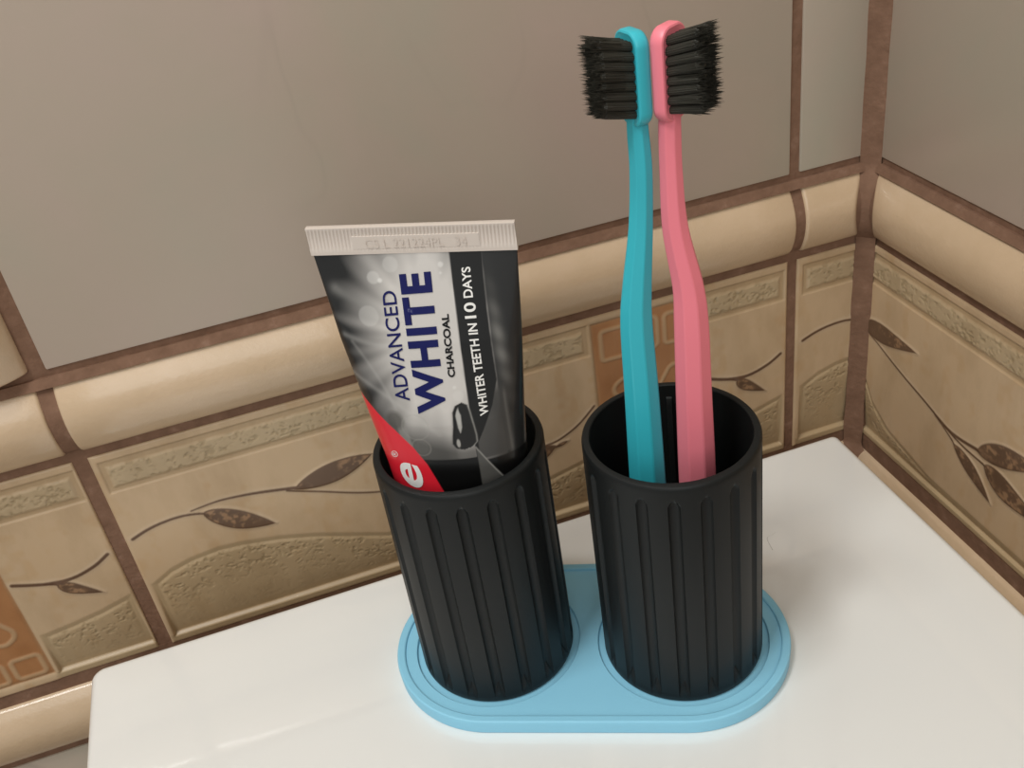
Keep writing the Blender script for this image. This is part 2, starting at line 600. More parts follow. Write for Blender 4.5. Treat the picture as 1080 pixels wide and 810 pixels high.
DESIGN_A = dict(
    bars=[(-156.3, 45.5), (99.0, 138.6)],
    orange=[(47.2, 97.0)],
    rings=[(56.8, 56.6, 6.9, 8.6, 0, 3.2), (71.6, 56.8, 6.9, 8.6, 0, 3.2), (86.4, 56.6, 6.9, 8.6, 0, 3.2),
           (88.8, -18.7, 7.0, 6.6, 0, 3.2), (73.6, -19.0, 7.0, 6.6, 0, 3.2), (58.4, -19.0, 7.0, 6.6, 0, 3.2),
           (83.5, 3.6, 6.2, 9.0, 0.6, 5.5), (62.0, 3.6, 6.2, 9.0, -0.6, 5.5), (83.0, 29.0, 6.2, 10.0, -0.55, 5.5), (62.5, 29.0, 6.2, 10.0, 0.55, 5.5)],
    fields=[(-156.2, 45.0, [(-156, 4.5), (-147, 9.6), (-137.6, 12.2), (-126, 13.4), (-116.7, 12.6), (-101, 9.6), (-86.8, 5.4), (-72, -0.3), (-56.5, -6.3), (-30, -10), (0, -8), (45, 2)], -26.6),
            (99.0, 138.6, [(99, -4.4), (112, -2.8), (125, -0.6), (138, 3.0)], -26.8)],
    stems=[([(-155.7, 29.9), (-149, 32.4), (-141.9, 33.8), (-133.9, 34.0), (-126.5, 32.4), (-123.5, 31)], 0.75, 0.5),
           ([(-130.5, 35.2), (-120, 36.2), (-111.7, 35.7), (-102.4, 34.4), (-89.3, 31.8), (-86, 31.4)], 0.35, 0.9),
           ([(-92, 31.4), (-80, 26.4), (-56.2, 17.1), (-20, 10), (4, 11.5), (19, 14.5), (27, 15.6), (36.6, 20.5), (45, 28)], 0.45, 0.55),
           ([(99, 24.8), (110, 21), (120.5, 19.8), (130.2, 22.4), (137.0, 26.4)], 0.85, 0.75),
           ([(110, 21.0), (117, 17.8)], 0.4, 0.5)],
    leaves=[([(-126.0, 32.4), (-113, 23.6), (-100.3, 16.8)], 4.6, 0.42),
            ([(-88.5, 31.2), (-71, 34.0), (-54.0, 37.4)], 4.9, 0.48),
            ([(2, 11), (14, 10.2), (25.5, 13.4)], 4.4, 0.5),
            ([(25.0, 12.4), (31.2, 13.8)], 0.9, 0.5),
            ([(115.0, 18.6), (120, 14.4), (129.6, 8.2)], 2.7, 0.42)])
DESIGN_B = dict(
    bars=[(2.5, 262.0)],
    fields=[(2.5, 262.0, [(2.5, 6), (5.5, 3), (12, -7), (25, -15), (56.6, -21.5), (120, -22), (262, -10)], -27.2)],
    stems=[([(5.0, 28.4), (28.4, 20.6), (47.6, 15.4), (62.8, 11.2), (71.8, 10.6), (85, 12.6)], 0.4, 0.9),
           ([(56, 12.8), (63.5, 9.2), (71.5, 5.0)], 0.5, 0.5),
           ([(62, 11.0), (74.6, 8.3), (90.5, 7.6)], 0.5, 0.6),
           ([(110, 20), (140, 30), (180, 34), (230, 30)], 0.6, 0.5)],
    leaves=[([(3.6, 31.4), (20, 32.6), (40.6, 35.4)], 4.7, 0.36),
            ([(83.5, 12.2), (99, 19.2), (118, 25.5)], 5.0, 0.42),
            ([(69.5, 6.0), (81.5, 0.0), (94.0, -8.0)], 3.4, 0.45),
            ([(88.5, 7.8), (102, 3.4), (122, 1.6)], 5.2, 0.42)])
shifted = lambda d, k: dict(d, shift=k)
o = mesh_np('trim_7', [frieze('a', back, XL + GL, XR - GV, DESIGN_A),
                       frieze('b', back, XL - 0.304 + GV, XL - GL, shifted(DESIGN_A, -304.0)),
                       frieze('c', back, XR + GV, XW - 0.0042, shifted(DESIGN_A, 304.0))], M_FRIEZE)
o['kind'] = 'structure'
o = mesh_np('trim_8', [frieze('a', right, 0.0042, 0.267, DESIGN_B)], M_FRIEZE)
o['kind'] = 'structure'

# ------------------------------------------------------------------ toilet tank with its lid
def rounded_rect(x0, x1, y0, y1, r0, z, n=10):
    pts = []
    for cx, cy, a0, r in ((x1, y1, 0, r0 * 0.5), (x0, y1, 90, r0), (x0, y0, 180, r0), (x1, y0, 270, r0)):
        cx += -r if cx == x1 else r
        cy += -r if cy == y1 else r
        for k in range(n + 1):
            a = math.radians(a0 + 90 * k / n)
            pts.append(Vector((cx + r * math.cos(a), cy + r * math.sin(a), z)))
    return pts


tank = thing('toilet_tank', 'white glossy ceramic tank with flat lid under the blue tray', 'toilet tank', (-0.018, -0.022, ZF + 0.42))
TZ = -(ZF + 0.42)
bm = bmesh.new()
hx, hy = 0.16394, 0.0924
rr = []
for k in range(9):
    a = math.pi / 2 * k / 8
    ins = 0.0035 * (1 - math.sin(a))
    rr.append(rounded_rect(-hx + ins, hx - ins, -hy + ins, hy - ins, 0.0052 - ins * 0.6, TZ - 0.0035 * (1 - math.cos(a))))
rr = [rounded_rect(-hx + 0.02, hx - 0.02, -hy + 0.02, hy - 0.02, 0.004, TZ)] + rr
rr.append(rounded_rect(-hx, hx, -hy, hy, 0.0052, TZ - 0.030))
rr.append(rounded_rect(-hx + 0.002, hx - 0.002, -hy + 0.002, hy - 0.002, 0.005, TZ - 0.033))
rings(bm, rr, True, True, True)
obj('lid', bm, M_CERAMIC, tank, ang=40)
bm = bmesh.new()
rr = []
for z, ins, r in ((TZ - 0.033, 0.008, 0.012), (TZ - 0.06, 0.009, 0.014), (TZ - 0.25, 0.016, 0.02), (TZ - 0.34, 0.022, 0.025), (TZ - 0.352, 0.03, 0.02)):
    rr.append(rounded_rect(-hx + ins, hx - ins, -hy + ins, hy - ins, r, z))
rings(bm, rr, True, True, True)
obj('tank_body', bm, M_CERAMIC, tank, ang=40)
# the tank stands on the bowl's pedestal
bm = bmesh.new()
rr = []
for z, ins, r in ((TZ - 0.352, 0.03, 0.03), (TZ - 0.40, 0.05, 0.03), (0.0 - 0.20, 0.06, 0.03), (-0.36, 0.055, 0.03), (-0.42, 0.045, 0.03)):
    rr.append(rounded_rect(-hx + ins, hx - ins, -hy + ins, hy - ins, r, z))
rings(bm, rr, True, True, True)
obj('pedestal', bm, M_CERAMIC, tank, ang=40)

# ------------------------------------------------------------------ blue tray
RTRAY, HT = 0.03742, 0.00584
tray = tag(obj('tray', bmesh.new(), M_BLUE), 'sky blue oval tray with raised rim under both black cups', 'tray')
bm = bmesh.new()


def stadium(r, z, n=48):
    pts = []
    for k in range(n + 1):
        a = -math.pi / 2 + math.pi * k / n
        pts.append(Vector((S + r * math.cos(a), r * math.sin(a), z)))
    for k in range(n + 1):
        a = math.pi / 2 + math.pi * k / n
        pts.append(Vector((-S + r * math.cos(a), r * math.sin(a), z)))
    return pts


PZ, FZ = 0.00490, 0.00372
vr = rings(bm, [stadium(RTRAY - 0.004, 0.0), stadium(RTRAY - 0.0006, 0.0), stadium(RTRAY - 0.0002, 0.0004), stadium(RTRAY, HT - 0.0008), stadium(RTRAY - 0.0002, HT - 0.00025),
                stadium(RTRAY - 0.0007, HT), stadium(RTRAY - 0.0026, HT), stadium(RTRAY - 0.0030, HT - 0.0002), stadium(RTRAY - 0.0032, PZ)], True, True, False)
edges = []
lp = vr[-1]
for i in range(len(lp)):
    edges.append(bm.edges.get((lp[i], lp[(i + 1) % len(lp)])))
NR = 72
for sx in (-1, 1):
    circ = lambda r, z: [Vector((sx * S + r * math.cos(2 * math.pi * k / NR), r * math.sin(2 * math.pi * k / NR), z)) for k in range(NR)]
    c = rings(bm, [circ(0.0303, PZ), circ(0.0301, PZ - 0.0002), circ(0.0300, FZ)], True, False, True)
    edges += [bm.edges.get((c[0][i], c[0][(i + 1) % NR])) for i in range(NR)]
bmesh.ops.triangle_fill(bm, edges=edges, use_beauty=True)
bmesh.ops.recalc_face_normals(bm, faces=bm.faces)
bm.to_mesh(tray.data)
bm.free()
tray.data.shade_smooth()
tray.data.set_sharp_from_angle(angle=math.radians(25))
tray.rotation_euler = (0, 0, TH)

# ------------------------------------------------------------------ fluted cups
HC = 0.09678 - FZ     # cup height
RI = 0.0249


def cup(label, sx, phase):
    t = thing('storage_cup', label, 'cup', tray_to_world(sx * S, 0, FZ), TH, 'black fluted cups on the tray')
    bm = bmesh.new()
    NA = 720
    ang = np.arange(NA) * 2 * math.pi / NA
    g = (np.degrees(ang) - phase + 10.0) % 20.0 - 10.0       # 18 flutes
    gw = 3.4
    groove = np.clip((gw + 0.55 - np.abs(g)) / 1.1, 0, 1)
    groove = np.sqrt(np.clip(1 - (np.abs(g) / 3.8) ** 2, 0, 1))
    across = np.abs(g) / gw
    zs = [0, 0.0006, 0.0012, 0.003, 0.0045, 0.006, 0.0075, 0.009] + list(np.linspace(0.02, HC - 0.02, 8)) + list(HC - np.array([0.011, 0.0085, 0.0078, 0.0072, 0.0066, 0.006, 0.0054, 0.0048, 0.004, 0.0025, 0.0014, 0.0007, 0.0003]))
    rr = []
    for z in zs:
        top = np.clip((HC - 0.0052 - 0.0016 * np.minimum(across, 1) ** 2 - z) / 0.0009, 0, 1)
        bot = np.clip((z - 0.0025 - 0.0035 * np.clip(1 - across, 0, 1)) / 0.0030, 0, 1)
        r = RT + (0.0002 * (1 - z / HC)) - 0.0014 * groove * top * bot
        if z < 0.0012:
            r = r - 0.0008 * (1 - z / 0.0012) ** 2
        u = HC - z
        if u < 0.0014:
            k = 1 - u / 0.0014
            r = r - 0.0013 * (1 - math.sqrt(max(0, 1 - k * k)))
        rr.append([Vector((a, b, z)) for a, b in zip(r * np.cos(ang), r * np.sin(ang))])
    for r, z in ((RT - 0.0013, HC), (RI + 0.0003, HC), (RI + 0.00005, HC - 0.0003), (RI, HC - 0.001), (RI - 0.0001, 0.02), (RI - 0.0002, 0.004), (RI - 0.0015, 0.0026)):
        rr.append([Vector((r * math.cos(a), r * math.sin(a), z)) for a in ang])
    rings(bm, rr, True, True, True)
    obj('body', bm, M_BLACK, t, ang=30)
    # slim rib running down the inside of the wall
    bm = bmesh.new()
    d = math.radians(90)
    for off in (0,):
        c, s_ = math.cos(d), math.sin(d)
        pr = []
        for z, dep in ((0.003, 0.0014), (HC - 0.007, 0.0014), (HC - 0.005, 0.0006), (HC - 0.0045, -0.0003)):
            ring = []
            for w, q in ((-0.0011, -0.0003), (-0.0009, dep), (0.0009, dep), (0.0011, -0.0003)):
                rad = RI - q
                ring.append(Vector((rad * c - w * s_, rad * s_ + w * c, z)))
            pr.append(ring)
        rings(bm, pr, True, True, True)
    obj('inner_rib', bm, M_BLACK, t, ang=30)
    return t


cup('black fluted plastic cup holding the toothpaste tube', -1, -81.0)
cup('black fluted plastic cup holding the two toothbrushes', 1, -90.0)

# ------------------------------------------------------------------ toothpaste tube
ZTAB = [0.0, 0.038, 0.041, 0.08, 0.097, 0.115, 0.14, 0.1652, 0.1745]
WTAB = [0.0150, 0.0160, 0.0180, 0.0212, 0.0222, 0.0240, 0.0268, 0.0288, 0.0288]
TTAB = [0.0150, 0.0160, 0.0165, 0.0136, 0.0118, 0.0105, 0.0062, 0.0010, 0.0007]
YTAB = [-0.0065, -0.0065, -0.0065, -0.0066, -0.0068, -0.0068, -0.0060, -0.0040, -0.0035]
CTAB = [0.0012, 0.0012, 0.0012, 0.0012, 0.0012, 0.0008, 0.0004, 0.0, 0.0]
XC = -0.0337
TBX, TBY, TBZ = XC, -0.0065, FZ + 0.0031


def tube_front(x, z):
    """point on the front of the tube: x from its middle line, z height, in metres, tray axes relative to the tube's base"""
    w, t, y, c = (np.interp(z, ZTAB, q) for q in (WTAB, TTAB, YTAB, CTAB))
    k = max(0.0, 1 - min(1.0, ((x - c) / w) ** 2))
    return Vector((x, y - t * math.sqrt(k) - TBY, z - TBZ))


tube = thing('toothpaste_tube', 'black and silver toothpaste tube with white crimp upside down in cup', 'toothpaste', tray_to_world(TBX, TBY, TBZ), TH)

# body: front finely divided for the printed artwork
tilt = lambda x, z: z - 0.052 * x * max(0.0, min(1.0, (z - 0.12) / 0.045))
NF, NB = 300, 90
psi = np.concatenate([np.linspace(-math.pi / 2, math.pi / 2, NF), np.linspace(math.pi / 2, 3 * math.pi / 2, NB + 2)[1:-1]])
zrow = np.concatenate([np.linspace(0.041, 0.085, 12)[:-1], np.linspace(0.085, 0.1662, 290)])
V, COLR = [], []
Wd, Bl, Rd, Gy = L3(205, 200, 195), L3(24, 24, 24), L3(222, 36, 52), L3(74, 73, 71)
for z in zrow:
    w, t, y, c = (np.interp(z, ZTAB, q) for q in (WTAB, TTAB, YTAB, CTAB))
    xs = c + w * np.sin(psi)
    ys = y - t * np.cos(psi)
    V.append(np.stack([xs, ys - TBY, z - 0.052 * xs * min(1, max(0, (z - 0.12) / 0.045)) - TBZ], 1))
V = np.concatenate(V)
nps = len(psi)
XX = (V[:, 0]) * 1000
ZZ = (V[:, 2] + TBZ) * 1000
front = np.tile(np.cos(psi) > -0.05, len(zrow))


def blend(A, col, m):
    return A * (1 - m[:, None]) + col * m[:, None]


# silver burst fading into black, with rays
dx, dz = (XX - 1.5), (ZZ - 143)
rad = np.hypot(dx / 13.8, dz / np.where(dz > 0, 27.0, 31.0))
an = np.arctan2(dz, dx)
ray = 0.5 + 0.22 * np.sin(an * 9 + 0.6) + 0.16 * np.sin(an * 17 + 2.0) + 0.12 * np.sin(an * 31 + 4.0)
gl = np.clip(1.46 - rad * (0.66 + 0.24 * (1 - ray)), 0, 1) ** 1.3
gl = np.clip(gl * 1.15, 0, 1)
A = blend(np.tile(Bl * 1.5, (len(XX), 1)), Wd, gl)
# soft round lights
for bx, bz, br, ba in ((-12.4, 159.7, 1.8, 0.35), (-10.6, 158.8, 0.65, 0.8), (-15.5, 148.9, 3.0, 0.22), (7.2, 161.9, 0.75, 0.6), (6.9, 159.6, 0.35, 0.6), (6.6, 126.7, 0.5, 0.6), (-7, 163, 2.2, 0.25), (7.4, 124, 1.6, 0.2)):
    d = np.hypot(XX - bx, ZZ - bz) - br
    A = blend(A, L3(225, 222, 218), np.clip(0.5 - d / 0.4, 0, 1) * ba)
# light arcs on the left
for (x0, z0, x1, z1, x2, z2, wd, al) in ((-24, 143, -12, 139, -4, 140, 0.9, 0.22), (-24, 130, -12, 124, 0, 112, 0.9, 0.22), (-22, 141, -15, 130, -12, 120, 0.6, 0.18), (-24, 157, -14, 150, -6, 149, 1.8, 0.25)):
    tt = np.linspace(0, 1, 60)
    px, pz = (1 - tt) ** 2 * x0 + 2 * tt * (1 - tt) * x1 + tt ** 2 * x2, (1 - tt) ** 2 * z0 + 2 * tt * (1 - tt) * z1 + tt ** 2 * z2
    d = np.min(np.hypot(XX[:, None] - px[None], ZZ[:, None] - pz[None]), 1) if len(XX) < 200000 else 9
    A = blend(A, L3(200, 197, 192), np.exp(-(d / wd) ** 2) * al)
# dark lower left with translucent bubbles and a pale shaft
dl = np.clip((113.5 - ZZ - 0.35 * XX) / 7, 0, 1) * np.clip((8 - XX) / 4, 0, 1)
A = blend(A, L3(62, 61, 58), dl * 0.85)
sh = np.clip(1 - np.abs(XX + 11 + (ZZ - 112) * 0.1) / 1.9, 0, 1) * np.clip((ZZ - 106) / 3, 0, 1) * np.clip((121 - ZZ) / 5, 0, 1)
A = blend(A, L3(140, 137, 132), np.clip(sh * 2, 0, 0.7))
d = np.hypot((XX + 13.2) / 0.9, ZZ - 116.4) - 3.0
A = blend(A, L3(58, 55, 50), np.clip(0.5 - d / 1.6, 0, 1) * 0.65)
for bx, bz, br in ((-6.3, 107.6, 2.9), (-7.0, 114.5, 4.2)):
    d = np.hypot(XX - bx, ZZ - bz)
    A = blend(A, L3(160, 157, 150), np.exp(-((d - br) / 0.25) ** 2) * 0.28 + np.clip(br - d, 0, 1) * 0.10)
# right hand side: dark with pale streaks
rs = np.clip((XX - 18.6) / 0.5, 0, 1)
A = blend(A, L3(40, 40, 40), rs)
stk = np.clip(np.exp(-((XX - 20.6 + (ZZ - 145) * 0.05) / 1.6) ** 2) * np.exp(-((ZZ - 138) / 13) ** 2) * 0.9, 0, 1) * (0.75 + 0.25 * np.sin(ZZ * 0.9 + XX * 0.6))
A = blend(A, L3(120, 118, 114), rs * stk)
A = blend(A, L3(95, 93, 90), rs * np.exp(-((XX - 20.2) / 0.6) ** 2) * np.clip((126 - ZZ) / 4, 0, 1) * np.clip((ZZ - 101) / 2, 0, 1) * 0.8)
# grey field under the band
gf = np.clip((XX - 10.5) / 0.5, 0, 1) * np.clip((20 - XX) / 0.4, 0, 1) * np.clip((128 - ZZ) / 5, 0, 1) * np.clip((ZZ - 101.5 - 0.04 * XX) / 0.5, 0, 1)
A = blend(A, L3(66, 65, 63), gf * 0.9)
# black claim band, bending away at its foot
bandR = np.interp(ZZ, [108, 112.4, 119.5, 127.2, 134, 150, 164], [11.0, 13.3, 16.6, 18.8, 18.7, 18.6, 18.9])
band = np.clip((XX - 9.95) / 0.3 + 0.5, 0, 1) * np.clip((bandR - XX) / 0.3 + 0.5, 0, 1)
A = blend(A, Bl * 0.9, band)
# black foot of the label and the grey facet
ft = np.clip((103.2 - ZZ) / 0.4 + 0.5, 0, 1) * np.clip((10.3 - XX) / 0.3 + 0.5, 0, 1)
A = blend(A, L3(14, 14, 14), ft)
ft2 = np.clip((101.6 - ZZ) / 0.4 + 0.5, 0, 1) * np.clip((XX - 10.2) / 0.3, 0, 1)
A = blend(A, L3(14, 14, 14), ft2)
fc = np.clip((XX - 10.0) / 0.3, 0, 1) * np.clip((106.9 - (XX - 9.9) * 1.95 - ZZ) / 0.4 + 0.5, 0, 1) * np.clip((ZZ - 92) / 1, 0, 1)
A = blend(A, L3(84, 83, 80), fc)
A = blend(A, L3(170, 168, 162), np.clip((XX - 9.0) / 0.3, 0, 1) * np.exp(-((106.9 - (XX - 9.9) * 1.95 - ZZ) / 0.4) ** 2) * np.clip((17.5 - XX) / 0.5, 0, 1) * np.clip((107 - ZZ) / 0.3, 0, 1) * (XX > 9.9) * 0.75)
gl2 = np.clip((XX - 1.5) / 6, 0, 1) * np.clip((10.0 - XX) / 0.5, 0, 1) * np.clip((ZZ - 103) / 0.5, 0, 1) * np.clip((106.5 - ZZ) / 1.5, 0, 1)
A = blend(A, L3(105, 103, 99), gl2 * 0.8)
# glossy lump of charcoal
bx_ = np.interp(ZZ, [106.5, 108.4, 111, 114.5, 119, 121, 122], [6.8, 7.2, 7.4, 7.6, 7.5, 7.8, 8.0])
bw_ = np.interp(ZZ, [106.3, 107, 108.6, 111, 114.5, 119, 121, 121.9], [0.0, 2.4, 3.6, 3.5, 3.0, 2.5, 1.8, 0.0])
bd = np.abs(XX - bx_) - bw_
A = blend(A, L3(30, 30, 30), np.clip(0.5 - bd / 0.3, 0, 1) * (ZZ > 106.3) * (ZZ < 121.9))
A = blend(A, L3(170, 168, 162), np.exp(-(bd / 0.22) ** 2) * np.clip((XX - bx_), 0, 1) * 0.6 * (ZZ > 106.3) * (ZZ < 121.9))
A = blend(A, L3(10, 10, 10), np.exp(-((bd + 0.3) / 0.45) ** 2) * np.clip((bx_ - XX), 0, 1) * 0.9 * (ZZ > 106.3) * (ZZ < 121.9))
hl = np.abs(XX - bx_ + 1.05) - np.interp(ZZ, [112, 114, 118, 120.4], [0, 0.55, 0.75, 0.0])
A = blend(A, L3(185, 183, 178), np.clip(0.5 - hl / 0.3, 0, 1) * 0.9 * (ZZ > 112) * (ZZ < 120.4))
hl = np.hypot((XX - 5.3) / 0.55, (ZZ - 108.7) / 1.4) - 1
A = blend(A, L3(175, 172, 166), np.clip(0.5 - hl / 0.4, 0, 1) * 0.9)
# red brand field
redz = np.interp(XX, [-26, -23.2, -18.6, -13.8, -9.0, -5.5, -2.4, 1.0, 3], [125, 122.8, 117.8, 113.0, 107.4, 101.5, 93.0, 84, 60])
rm = np.clip((redz - ZZ) / 0.35 + 0.5, 0, 1)
A = blend(A, Rd, rm)
# plain pale silver back
A[~front] = L3(176, 170, 160)
idx = np.arange(len(V)).reshape(len(zrow), nps)
nx_ = np.roll(idx, -1, axis=1)
Q = np.stack([idx[:-1], nx_[:-1], nx_[1:], idx[1:]], -1).reshape(-1, 4)
body = mesh_np('body', [(V, Q, A)], M_LABEL)
body.parent = tube
# shoulder and cap (down inside the cup)
bm = bmesh.new()
rr = []
for z, w, t in ((0.041, 0.0180, 0.0165), (0.0395, 0.0176, 0.0161), (0.036, 0.0135, 0.0125), (0.034, 0.009, 0.009)):
    rr.append([Vector((0.0012 + w * math.cos(a), -0.0065 - TBY + t * math.sin(a), z - TBZ)) for a in np.linspace(0, 2 * math.pi, 64, endpoint=False)])
rings(bm, rr, True, False, True)
obj('shoulder', bm, M_WHITE, tube)
bm = bmesh.new()
rr = []
for z, r in ((0.0355, 0.0120), (0.034, 0.0146), (0.010, 0.0150), (TBZ + 0.0004, 0.0146), (TBZ, 0.0138)):
    rr.append([Vector((0.0012 + (r - 0.0003 * (k % 2)) * math.cos(a), (r - 0.0003 * (k % 2)) * math.sin(a), z - TBZ)) for k, a in enumerate(np.linspace(0, 2 * math.pi, 96, endpoint=False))])
rings(bm, rr, True, True, True)
obj('cap', bm, M_RUST, tube)
# white crimp with pressed ridges
bm = bmesh.new()
NXC = 420
rr = []
for z, fl in ((0.1656, 0), (0.1661, 0), (0.1673, 0), (0.1679, 1), (0.1726, 1), (0.1730, 0), (0.1735, 0), (0.1736, -1)):
    fr, bk = [], []
    for k in range(NXC):
        x = -0.0291 + 0.0582 * k / (NXC - 1)
        q = 0.5 + 0.5 * math.sin(x * 1000 * 2 * math.pi / 1.02)
        txt = abs(x - 0.001) < 0.0175 and z < 0.1715
        t = 0.00105 + (0.0 if fl < 1 else -0.00032 * q)
        if fl == -1:
            t = 0.0006
        y = np.interp(z, ZTAB, YTAB) - TBY
        zz_ = z - 0.052 * x - TBZ
        fr.append(Vector((x, y - t, zz_)))
        bk.append(Vector((x, y + t, zz_)))
    rr.append(fr + bk[::-1])
rings(bm, rr, True, True, True)
# flat panel between the ridges, where the code is stamped
crimp = obj('crimp', bm, M_WHITE, tube, ang=50)
bm = bmesh.new()
grid = [[Vector((x, np.interp(z, ZTAB, YTAB) - TBY - d, z - 0.052 * x - TBZ)) for x in np.linspace(-0.0165, 0.0190, 60)] for z, d in ((0.1671, 0.0008), (0.1672, 0.00112), (0.1709, 0.00112), (0.1710, 0.0008))]
rings(bm, grid, False)
obj('stamp_panel', bm, M_WHITE, tube)


def lettering(name, text, quad, m, off=0.0, lift=0.0002, kind_of='front', parent=tube, gap=1.0):
    """quad: baseline start, baseline end, top start, top end as (x, z) millimetres on the tube's face"""
    cu = bpy.data.curves.new(name, 'FONT')
    cu.body = text
    cu.size = 1.0
    cu.offset = off
    cu.space_character = gap
    cu.resolution_u = 6
    tmp = bpy.data.objects.new(name + '_tmp', cu)
    COL.objects.link(tmp)
    me = bpy.data.meshes.new_from_object(tmp.evaluated_get(bpy.context.evaluated_depsgraph_get()))
    bpy.data.objects.remove(tmp)
    bpy.data.curves.remove(cu)
    bm = bmesh.new()
    bm.from_mesh(me)
    bpy.data.meshes.remove(me)
    xs = [v.co.x for v in bm.verts]
    ys = [v.co.y for v in bm.verts]
    x0, x1, y0, y1 = min(xs), max(xs), min(ys), max(ys)
    bmesh.ops.triangulate(bm, faces=bm.faces)
    for _ in range(3):
        es = [e for e in bm.edges if e.calc_length() > 0.12 * max(1, (x1 - x0) / 8)]
        if not es:
            break
        bmesh.ops.subdivide_edges(bm, edges=es, cuts=1)
        bmesh.ops.triangulate(bm, faces=[q for q in bm.faces if len(q.verts) > 4])
    q = [Vector(p) for p in quad]
    for v in bm.verts:
        a, b = (v.co.x - x0) / (x1 - x0), (v.co.y - y0) / (y1 - y0)
        p = (q[0] * (1 - a) + q[1] * a) * (1 - b) + (q[2] * (1 - a) + q[3] * a) * b
        if kind_of == 'front':
            x, z = p.x / 1000, p.y / 1000
            zs_ = z + 0.052 * x * min(1, max(0, (z - 0.12) / 0.045))
            w, t, y, c = (np.interp(zs_, ZTAB, k) for k in (WTAB, TTAB, YTAB, CTAB))
            kk = max(0.0, 1 - min(1.0, ((x - c) / w) ** 2))
            v.co = Vector((x, y - t * math.sqrt(kk) - TBY - lift, z - TBZ))
        else:
            x, z = p.x / 1000, p.y / 1000
            zs_ = z + 0.052 * x
            v.co = Vector((x, np.interp(zs_, ZTAB, YTAB) - TBY - lift, z - TBZ))
    return obj(name, bm, m, parent, smooth=False)


lettering('product_lettering', 'WHITE', [(3.4, 119.4), (4.33, 160.3), (-5.22, 119.2), (-4.84, 160.3)], M_NAVY, 0.04, gap=1.12)
lettering('product_lettering', 'ADVANCED', [(-7.09, 123.4), (-6.43, 155.9), (-11.62, 122.9), (-10.47, 155.8)], M_NAVY, 0.008)
lettering('product_lettering', 'CHARCOAL', [(7.39, 129.98), (7.83, 148.35), (5.27, 129.99), (5.7, 148.35)], M_INK, 0.034)
lettering('claim_lettering', 'WHITER TEETH IN', [(15.31, 117.0), (15.4, 144.9), (12.87, 116.9), (12.74, 145.07)], M_PRINT, 0.022)
lettering('claim_lettering', '10', [(15.5, 146.35), (15.7, 150.8), (12.24, 146.46), (12.37, 150.91)], M_PRINT, 0.02)
lettering('claim_lettering', 'DAYS', [(15.25, 152.2), (15.44, 160.69), (12.54, 152.24), (12.95, 160.62)], M_PRINT, 0.02)
lettering('brand_lettering', 'e', [(-7.8, 91.4), (-8.1, 100.8), (-15.4, 93.2), (-15.1, 101.8)], M_PRINT, 0.02)
lettering('brand_lettering', 't', [(-8.1, 84.6), (-8.1, 89.8), (-17.4, 86.4), (-16.4, 91.6)], M_PRINT, 0.02)
lettering('registered_mark', '\u00ae', [(-14.9, 102.6), (-14.7, 105.1), (-17.4, 102.0), (-17.0, 104.5)], M_PRINT, 0.0)
lettering('stamped_code', 'CS L 221224PL   34', [(-13.0, 168.2), (15.5, 166.8), (-13.0, 170.9), (15.5, 169.5)], M_WHITE, 0.0, 0.0014, 'crimp', crimp)

# ------------------------------------------------------------------ toothbrushes
def catmull(P, n):
    P = np.array(P, float)
    out = []
    for k in range(n + 1):
        tt = (len(P) - 1) * k / n
        i = min(int(tt), len(P) - 2)
        u = tt - i
        p0, p1, p2, p3 = P[max(i - 1, 0)], P[i], P[i + 1], P[min(i + 2, len(P) - 1)]
        out.append(0.5 * (2 * p1 + (p2 - p0) * u + (2 * p0 - 5 * p1 + 4 * p2 - p3) * u * u + (3 * p1 - p0 - 3 * p2 + p3) * u ** 3))
    return np.array(out)


def tuft_mesh(name, length, seed):
    r = random.Random(seed)
    bm = bmesh.new()
    # packed filaments: a core of the bundle and loose pointed tips
    n = 28
    rr = []
    for t, rad in ((0, 0.00100), (0.5, 0.00103), (0.80, 0.00098), (0.86, 0.0005)):
        rr.append([Vector((rad * math.cos(2 * math.pi * k / n) * (1 + 0.16 * (k % 2)), rad * math.sin(2 * math.pi * k / n) * (1 + 0.16 * (k % 2)), t * length)) for k in range(n)])
    rings(bm, rr, True, False, True)
    for _ in range(64):
        a, q = r.uniform(0, 2 * math.pi), 0.00112 * math.sqrt(r.random())
        bx, by = q * math.cos(a), q * math.sin(a)
        L = length * r.uniform(0.84, 1.06)
        fl = 1.0 + 0.55 * r.random()
        dx, dy = r.gauss(0, 0.00018), r.gauss(0, 0.00018)
        rr = []
        for t, rad in ((0.3, 0.00010), (0.72, 0.00010), (0.90, 0.00007), (1.0, 0.00001)):
            f2 = 1 + (fl - 1) * t * t
            rr.append([Vector((bx * f2 + dx * t * t + rad * math.cos(k * 2.0944), by * f2 + dy * t * t + rad * math.sin(k * 2.0944), t * L)) for k in range(3)])
        rings(bm, rr, True, False, True)
    me = bpy.data.meshes.new(name)
    bm.to_mesh(me)
    bm.free()
    me.materials.append(M_BRISTLE)
    return me


TUFTS = [tuft_mesh('bristle_tuft', 0.0113, 40 + k) for k in range(5)]


